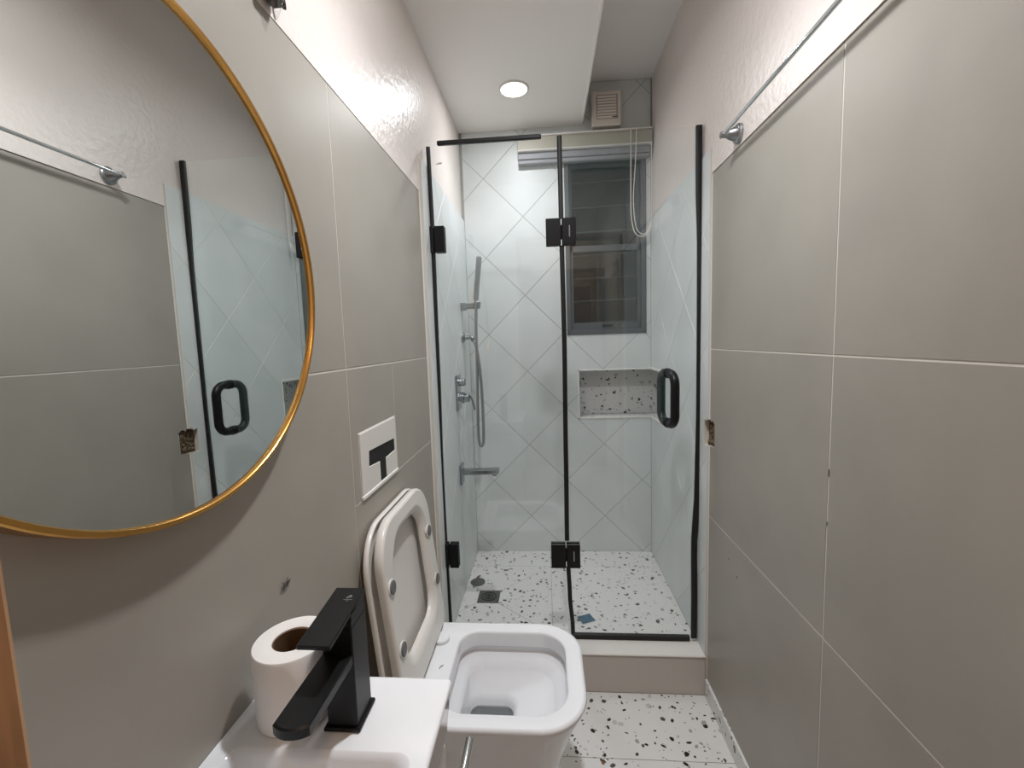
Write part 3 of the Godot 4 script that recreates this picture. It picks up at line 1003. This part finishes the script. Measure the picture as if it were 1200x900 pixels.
func basin_group() -> void:
	var zc := -0.395
	var t := thing("basin", "small white rectangular ceramic wash basin on the left wall", "basin", Vector3(-0.29, 0.75, zc))
	var s := Shape.new()
	s.loft([ring(-0.4305, -0.168, 0.195, 0.006, 0.018, 0.750, zc), ring(-0.4305, -0.160, 0.203, 0.006, 0.012, 0.765, zc), ring(-0.4305, -0.1535, 0.2095, 0.004, 0.008, 0.830, zc), ring(-0.4305, -0.152, 0.2105, 0.004, 0.007, 0.836, zc), ring(-0.4305, -0.1535, 0.209, 0.004, 0.007, 0.8392, zc), ring(-0.4305, -0.1565, 0.206, 0.004, 0.006, 0.840, zc),
		ring(-0.410, -0.174, 0.143, 0.02, 0.02, 0.840, -0.340), ring(-0.407, -0.177, 0.140, 0.022, 0.022, 0.8385, -0.340), ring(-0.403, -0.181, 0.136, 0.025, 0.025, 0.832, -0.340), ring(-0.395, -0.190, 0.127, 0.03, 0.03, 0.79, -0.340), ring(-0.375, -0.210, 0.107, 0.03, 0.03, 0.772, -0.340), ring(-0.32, -0.27, 0.03, 0.02, 0.02, 0.768, -0.340)],
		[1, 1, 1, 1, 1, 2, 3, 3, 3, 3, 3])
	obj("bowl", s, M.ceramic, t)
	s = Shape.new()
	s.lathe([Vector2(0.02, 0.767), Vector2(0.02, 0.770), Vector2(0.012, 0.771)], Vector3(-0.295, 0, -0.34), Basis.IDENTITY, 20)
	obj("waste", s, M.black, t)
	var c := thing("vanity_cabinet", "white cabinet fixed under the small basin, with chrome rail", "cabinet", Vector3(-0.29, 0.32, zc))
	s = Shape.new()
	s.span(Vector3(-0.4305, 0.32, -0.598), Vector3(-0.182, 0.7495, -0.195), 0.002)
	obj("body", s, M.curb_top, c)
	s = Shape.new()
	s.span(Vector3(-0.182, 0.325, -0.596), Vector3(-0.165, 0.745, -0.197), 0.003)
	var d := obj("door", s, M.curb_top, c)
	s = Shape.new()
	s.tube(PackedVector3Array([Vector3(-0.1295, 0.742, -0.602), Vector3(-0.1295, 0.742, -0.22)]), 0.0062, 16)
	for z in [-0.50, -0.245]:
		s.tube(PackedVector3Array([Vector3(-0.166, 0.742, z), Vector3(-0.129, 0.742, z)]), 0.005, 12)
	obj("rail", s, M.chrome, d, "chrome rail on the cabinet front")
	# black tap
	var tap := thing("basin_tap", "matt black square mixer tap standing on the white basin", "tap", Vector3(-0.275, 0.84, -0.535))
	s = Shape.new()
	s.span(Vector3(-0.3015, 0.8402, -0.560), Vector3(-0.2525, 0.8455, -0.5065), 0.0012)
	obj("base_plate", s, M.black, tap)
	s = Shape.new()
	s.span(Vector3(-0.2975, 0.845, -0.556), Vector3(-0.2565, 0.981, -0.511), 0.0015)
	obj("body", s, M.black, tap)
	s = Shape.new()
	# spout: bar with a rounded end and bevelled underside
	var prof := PackedVector2Array()
	for k in 11:
		var a := lerpf(-0.55, 0.55, k / 10.0)
		prof.append(Vector2(-0.278 - 0.0392 * sin(a), -0.450 + 0.050 * cos(a)))
	prof.append(Vector2(-0.2985, -0.515))
	prof.append(Vector2(-0.2575, -0.515))
	var small := PackedVector2Array()
	var tiny := PackedVector2Array()
	for p in prof:
		small.append(Vector2(-0.278 + (p.x + 0.278) * 0.93, p.y - (0.002 if p.y > -0.5 else 0.0)))
		tiny.append(Vector2(-0.278 + (p.x + 0.278) * 0.8, p.y - (0.008 if p.y > -0.5 else 0.0)))
	s.loft([lay(tiny, 0.926), lay(prof, 0.9335), lay(prof, 0.9435), lay(small, 0.9455)], [-1, -1, -1])
	obj("spout", s, M.black, tap)
	s = Shape.new()
	s.box(Vector3(-0.277, 0.984, -0.534), Vector3(0.0395, 0.012, 0.044), 0.001)
	s.box(Vector3(-0.278, 0.9985, -0.510), Vector3(0.0415, 0.0060, 0.104), 0.0012, Basis(Vector3.RIGHT, 0.115))
	s.box(Vector3(-0.2775, 0.9945, -0.535), Vector3(0.0405, 0.014, 0.043), 0.001)
	var lever := obj("lever", s, M.black, tap)
	s = Shape.new()
	var e := Basis(Vector3.RIGHT, 0.115)
	var o := Vector3(-0.271, 1.0053, -0.5385)
	s.lathe([Vector2(0.0026, 0.0), Vector2(0.0024, 0.0004)], o + e * Vector3(0.001, 0, -0.004), e, 10)
	s.lathe([Vector2(0.0018, 0.0), Vector2(0.0016, 0.0004)], o + e * Vector3(-0.002, 0, -0.0015), e, 10)
	s.box(o + e * Vector3(0.0, 0.0002, 0.0025), Vector3(0.012, 0.0004, 0.0010), 0.0001, e)
	s.box(o + e * Vector3(0.0, 0.0002, 0.0050), Vector3(0.005, 0.0004, 0.0008), 0.0001, e)
	obj("emblem", s, M.steel, lever)
	# toilet roll on the basin
	var r := thing("toilet_roll", "white toilet paper roll standing on the basin beside the tap", "toilet roll", Vector3(-0.3575, 0.84, -0.5445))
	s = Shape.new()
	s.lathe([Vector2(0.0260, 0.8405), Vector2(0.049, 0.8405), Vector2(0.051, 0.8425), Vector2(0.0513, 0.89), Vector2(0.051, 0.9405), Vector2(0.0495, 0.9425), Vector2(0.0275, 0.9425), Vector2(0.0260, 0.9415), Vector2(0.0260, 0.8405)], Vector3(-0.3575, 0, -0.5445), Basis.IDENTITY, 56, false, false)
	obj("paper", s, M.paper, r)
	s = Shape.new()
	s.lathe([Vector2(0.0240, 0.8405), Vector2(0.0258, 0.8405), Vector2(0.0258, 0.9400), Vector2(0.0240, 0.9400), Vector2(0.0240, 0.8405)], Vector3(-0.3575, 0, -0.5445), Basis.IDENTITY, 40, false, false)
	obj("cardboard_core", s, M.card, r)

func mirror() -> void:
	var c := Vector3(WL, 1.4425, -0.467)
	var t := thing("round_mirror", "large round mirror with a thin gold frame on the left wall", "mirror", c)
	var b := Basis(Vector3.BACK, -PI / 2)   # the lathe's height runs along +x
	var s := Shape.new()
	s.lathe([Vector2(0.281, 0.001), Vector2(0.2915, 0.001), Vector2(0.2915, 0.026), Vector2(0.290, 0.028), Vector2(0.2855, 0.028), Vector2(0.284, 0.026), Vector2(0.2838, 0.001)], c, b, 128, false, false)
	obj("frame", s, M.gold, t)
	s = Shape.new()
	s.lathe([Vector2(0.2842, 0.004), Vector2(0.2842, 0.0225)], c, b, 128)
	obj("mirror_glass", s, M.mirror, t)

func towel_bar() -> void:
	var y := 1.908
	var x := 0.520
	var t := thing("towel_bar", "long chrome towel bar high on the right wall", "towel bar", Vector3(WR - 0.003, y, -0.9))
	var s := Shape.new()
	s.tube(PackedVector3Array([Vector3(x, y, -1.378), Vector3(x, y, -0.30)]), 0.0052, 14)
	obj("bar", s, M.chrome, t)
	for z in [-1.362, -0.32]:
		s = Shape.new()
		var b := Basis(Vector3.BACK, PI / 2)
		s.lathe([Vector2(0.027, 0.0), Vector2(0.027, 0.007), Vector2(0.0245, 0.010), Vector2(0.0205, 0.011), Vector2(0.0125, 0.032), Vector2(0.0095, 0.034), Vector2(0.0085, 0.052), Vector2(0.006, 0.054)], Vector3(WR - 0.003, y, z), b, 32)
		obj("bracket", s, M.steel, t)

func shower_fittings() -> void:
	# mixer
	var t := thing("shower_mixer", "chrome shower mixer plate with two knobs on the left shower wall", "shower mixer", Vector3(SL, 1.11, -2.02))
	var s := Shape.new()
	s.span(Vector3(SL, 1.028, -2.062), Vector3(SL + 0.010, 1.192, -1.978), 0.003)
	obj("plate", s, M.fitting, t)
	var b := Basis(Vector3.BACK, -PI / 2)
	s = Shape.new()
	s.lathe([Vector2(0.018, 0.010), Vector2(0.018, 0.036), Vector2(0.016, 0.038)], Vector3(SL, 1.158, -2.02), b, 28)
	obj("diverter_knob", s, M.fitting, t)
	s = Shape.new()
	s.lathe([Vector2(0.026, 0.010), Vector2(0.026, 0.032), Vector2(0.021, 0.034), Vector2(0.021, 0.054), Vector2(0.019, 0.056)], Vector3(SL, 1.085, -2.02), b, 28)
	var k := obj("temperature_knob", s, M.fitting, t)
	s = Shape.new()
	s.tube(PackedVector3Array([Vector3(SL + 0.056, 1.095, -2.02), Vector3(SL + 0.068, 1.075, -2.02), Vector3(SL + 0.078, 1.026, -2.02)]), 0.0045, 10)
	obj("lever", s, M.fitting, k)
	# bath spout
	t = thing("wall_spout", "chrome wall spout below the shower mixer", "spout", Vector3(SL, 0.73, -2.02))
	s = Shape.new()
	s.span(Vector3(SL, 0.672, -2.055), Vector3(SL + 0.010, 0.768, -1.985), 0.003)
	obj("plate", s, M.fitting, t)
	s = Shape.new()
	s.box(Vector3(SL + 0.094, 0.731, -2.02), Vector3(0.178, 0.024, 0.042), 0.004, Basis(Vector3.BACK, 0.02))
	s.box(Vector3(SL + 0.160, 0.717, -2.02), Vector3(0.026, 0.016, 0.024), 0.004)
	obj("spout", s, M.fitting, t)
	# hand shower on its wall holder
	var z := -2.20
	t = thing("shower_holder", "chrome wall holder carrying the hand shower", "holder", Vector3(SL, 1.53, z))
	s = Shape.new()
	s.box(Vector3(SL + 0.014, 1.520, z), Vector3(0.028, 0.040, 0.034), 0.004)
	s.box(Vector3(SL + 0.045, 1.524, z), Vector3(0.055, 0.032, 0.024), 0.006)
	s.lathe([Vector2(0.014, -0.017), Vector2(0.016, -0.014), Vector2(0.016, 0.016), Vector2(0.014, 0.018)], Vector3(-0.335, 1.525, z), Basis(Vector3.BACK, -0.14), 24)
	obj("bracket", s, M.steel, t)
	t = thing("hand_shower", "slim chrome stick hand shower with its hanging metal hose", "hand shower", Vector3(-0.335, 1.55, z))
	s = Shape.new()
	var d := Basis(Vector3.BACK, -0.115)
	s.box(Vector3(-0.329, 1.655, z), Vector3(0.026, 0.215, 0.024), 0.006, d)
	s.lathe([Vector2(0.011, -0.125), Vector2(0.008, -0.105)], Vector3(-0.329, 1.655, z), d, 16)
	obj("wand", s, M.steel, t)
	s = Shape.new()
	s.tube(PackedVector3Array([Vector3(-0.340, 1.53, z), Vector3(-0.345, 1.42, z), Vector3(-0.347, 1.25, z + 0.004), Vector3(-0.351, 1.05, z + 0.006), Vector3(-0.354, 0.90, z + 0.008), Vector3(-0.350, 0.828, z + 0.008), Vector3(-0.340, 0.812, z + 0.008), Vector3(-0.329, 0.832, z + 0.008), Vector3(-0.326, 0.92, z + 0.008), Vector3(-0.328, 1.10, z + 0.006), Vector3(-0.338, 1.25, z + 0.004), Vector3(-0.352, 1.335, z + 0.002), Vector3(-0.366, 1.352, z)]), 0.0075, 12)
	obj("hose", s, M.steel, t)
	t = thing("hose_outlet", "chrome hose outlet elbow on the shower wall under the holder", "hose outlet", Vector3(SL, 1.366, z))
	s = Shape.new()
	s.lathe([Vector2(0.026, 0.0), Vector2(0.026, 0.008), Vector2(0.022, 0.012), Vector2(0.012, 0.014), Vector2(0.012, 0.026)], Vector3(SL, 1.366, z), b, 28)
	s.tube(PackedVector3Array([Vector3(SL + 0.02, 1.366, z), Vector3(SL + 0.042, 1.366, z), Vector3(SL + 0.052, 1.360, z), Vector3(SL + 0.053, 1.346, z)]), 0.0095, 14)
	obj("elbow", s, M.fitting, t)
	# drain
	t = thing("floor_drain", "square metal shower drain set in the terrazzo", "drain", Vector3(-0.295, 0.149, -1.9465))
	s = Shape.new()
	s.span(Vector3(-0.344, 0.144, -1.997), Vector3(-0.246, 0.1495, -1.896), 0.001)
	obj("plate", s, M.drain, t)
	s = Shape.new()
	for r in [0.036, 0.022]:
		s.lathe([Vector2(r, 0.1494), Vector2(r, 0.1515), Vector2(r - 0.006, 0.1515), Vector2(r - 0.006, 0.1494)], Vector3(-0.295, 0, -1.9465), Basis.IDENTITY, 32, false, false)
	s.lathe([Vector2(0.010, 0.1494), Vector2(0.009, 0.153)], Vector3(-0.295, 0, -1.9465), Basis.IDENTITY, 16)
	obj("rings", s, M.bronze, t)
	t = thing("drain_cap", "round dull metal cap lying behind the square drain", "drain cap", Vector3(-0.358, 0.149, -2.075))
	s = Shape.new()
	s.lathe([Vector2(0.036, 0.1492), Vector2(0.036, 0.153), Vector2(0.032, 0.155), Vector2(0.006, 0.156)], Vector3(-0.366, 0, -2.068), Basis.IDENTITY, 32)
	obj("cap", s, M.drain, t)

func small_things() -> void:
	# flush plate cut-out with its T
	var t := thing("flush_plate", "white square wall plate with a black T above the toilet", "flush plate", Vector3(WL, 1.065, -1.076))
	var s := Shape.new()
	var p := PackedVector2Array([Vector2(0.959, 0.992), Vector2(1.0715, 0.992), Vector2(1.0715, 1.046), Vector2(1.003, 1.0515), Vector2(1.007, 1.0885), Vector2(1.184, 1.081), Vector2(1.184, 1.0475), Vector2(1.1145, 1.0445), Vector2(1.1145, 0.992), Vector2(1.193, 0.992), Vector2(1.193, 1.139), Vector2(0.959, 1.139)])
	pieces("plate", t, left_frame(WL - 0.0005), [p], 0.0022, [M.plastic], 0.0, 0.0008)
	s.span(Vector3(WL - 0.0010, 0.993, -1.192), Vector3(WL - 0.0002, 1.138, -0.960), 0.0)
	obj("opening", s, M.dark, t, "black T shaped opening")
	s = Shape.new()
	s.span(Vector3(WL - 0.005, 0.984, -1.197), Vector3(WL + 0.0045, 0.9925, -0.955), 0.001)
	s.span(Vector3(WL - 0.005, 1.138, -1.197), Vector3(WL + 0.0005, 1.1415, -0.955), 0.0005)
	s.span(Vector3(WL - 0.005, 0.986, -1.1965), Vector3(WL + 0.0008, 1.1415, -1.193), 0.0005)
	obj("grout_edge", s, M.bead, t)
	# extractor fan
	t = thing("extractor_fan", "square cream extractor fan grille high on the back wall", "extractor fan", Vector3(0.331, 2.40, ZB + 0.001))
	s = Shape.new()
	s.span(Vector3(0.258, 2.400, ZB + 0.001), Vector3(0.405, 2.566, ZB + 0.056), 0.006)
	obj("housing", s, M.cream_plastic, t)
	s = Shape.new()
	s.span(Vector3(0.282, 2.430, ZB + 0.055), Vector3(0.386, 2.546, ZB + 0.0572), 0.0005)
	obj("recess", s, M.fan_shade, t)
	for i in 8:
		s = Shape.new()
		s.box(Vector3(0.332, 2.4385 + i * 0.0137, ZB + 0.0595), Vector3(0.094, 0.0095, 0.005), 0.001, Basis(Vector3.RIGHT, 0.3))
		obj("slat", s, M.cream_plastic, t)
	s = Shape.new()
	s.box(Vector3(0.371, 2.4365, ZB + 0.0625), Vector3(0.026, 0.006, 0.001), 0.0003)
	obj("badge", s, M.grey_rubber, t)
	# blind above the window
	t = thing("roller_blind", "rolled up pale window blind with white pull cords in the shower", "blind", Vector3(0.218, 2.24, ZB + 0.001))
	s = Shape.new()
	s.span(Vector3(-0.120, 2.307, ZB + 0.001), Vector3(0.555, 2.373, ZB + 0.056), 0.003)
	obj("headrail", s, M.blind, t)
	s = Shape.new()
	s.span(Vector3(-0.121, 2.372, ZB + 0.001), Vector3(0.556, 2.380, ZB + 0.060), 0.002)
	s.span(Vector3(-0.121, 2.302, ZB + 0.002), Vector3(0.556, 2.3085, ZB + 0.060), 0.002)
	obj("edge_strip", s, M.white_cord, t)
	s = Shape.new()
	s.span(Vector3(-0.119, 2.268, ZB + 0.004), Vector3(0.546, 2.302, ZB + 0.040), 0.003)
	s.span(Vector3(-0.119, 2.246, ZB + 0.006), Vector3(0.546, 2.267, ZB + 0.036), 0.004)
	obj("bottom_bar", s, M.blind_grey, t)
	s = Shape.new()
	var z := ZB + 0.064
	s.tube(PackedVector3Array([Vector3(0.448, 2.372, z), Vector3(0.447, 2.18, z), Vector3(0.446, 2.02, z), Vector3(0.450, 1.93, z), Vector3(0.466, 1.868, z), Vector3(0.500, 1.849, z), Vector3(0.528, 1.864, z), Vector3(0.5455, 1.905, z), Vector3(0.5475, 2.02, z), Vector3(0.5485, 2.16, z), Vector3(0.549, 2.304, z - 0.006)]), 0.0024, 8)
	obj("cord", s, M.white_cord, t)
	s = Shape.new()
	s.tube(PackedVector3Array([Vector3(0.476, 2.372, z), Vector3(0.470, 2.22, z), Vector3(0.459, 2.05, z), Vector3(0.463, 1.95, z), Vector3(0.476, 1.886, z), Vector3(0.504, 1.860, z - 0.002), Vector3(0.528, 1.874, z - 0.003), Vector3(0.5425, 1.905, z - 0.001)]), 0.0024, 8)
	obj("cord", s, M.white_cord, t)
	# blue wrapper on the shower floor
	t = thing("wrapper", "small flat blue wrapper lying on the terrazzo shower floor", "wrapper", Vector3(0.144, 0.149, -1.79))
	s = Shape.new()
	s.box(Vector3(0.144, 0.1515, -1.79), Vector3(0.061, 0.003, 0.050), 0.001, Basis(Vector3.UP, 0.42))
	obj("packet", s, M.blue, t)
	# wall fitting cut by the top of the picture
	t = thing("wall_fitting", "dark bronze wall fitting with a clear tip above the tiles", "wall fitting", Vector3(WL, 1.90, -0.725))
	s = Shape.new()
	s.span(Vector3(WL + 0.003, 1.886, -0.738), Vector3(WL + 0.027, 1.96, -0.700), 0.004)
	obj("backplate", s, M.bronze, t)
	s = Shape.new()
	s.tube(PackedVector3Array([Vector3(WL + 0.015, 1.925, -0.742), Vector3(WL + 0.017, 1.906, -0.748), Vector3(WL + 0.016, 1.896, -0.751)]), 0.003, 8)
	obj("clip", s, M.black, t)
	s = Shape.new()
	s.lathe([Vector2(0.002, -0.034), Vector2(0.008, -0.018), Vector2(0.014, 0.0), Vector2(0.014, 0.004)], Vector3(WL + 0.016, 1.896, -0.724), Basis.IDENTITY, 16)
	obj("tip", s, M.glass, t)
	# little dark insect on the left wall
	t = thing("insect", "tiny dark long-legged insect on the left wall above the toilet roll", "insect", Vector3(WL, 0.9595, -0.646))
	s = Shape.new()
	var rings := []
	for k in 9:
		var f := k / 8.0
		var r := 0.0004 + 0.0019 * sin(PI * f)
		var q := PackedVector3Array()
		for i in 10:
			q.append(Vector3(WL + 0.0021 + r * cos(TAU * i / 10), 0.9580 + 0.004 * f + r * sin(TAU * i / 10), -0.634 - 0.026 * f))
		rings.append(q)
	s.loft(rings)
	obj("body", s, M.black_seal, t)
	for k in 4:
		s = Shape.new()
		var side := -1.0 if k % 2 else 1.0
		var zz := -0.641 - 0.005 * (k / 2)
		s.tube(PackedVector3Array([Vector3(WL + 0.002, 0.960, zz), Vector3(WL + 0.003, 0.960 + side * 0.004, zz - 0.004 * (k / 2)), Vector3(WL + 0.0005, 0.960 + side * 0.007, zz - 0.010 * (k / 2))]), 0.0004, 5, false)
		obj("leg", s, M.black_seal, t)
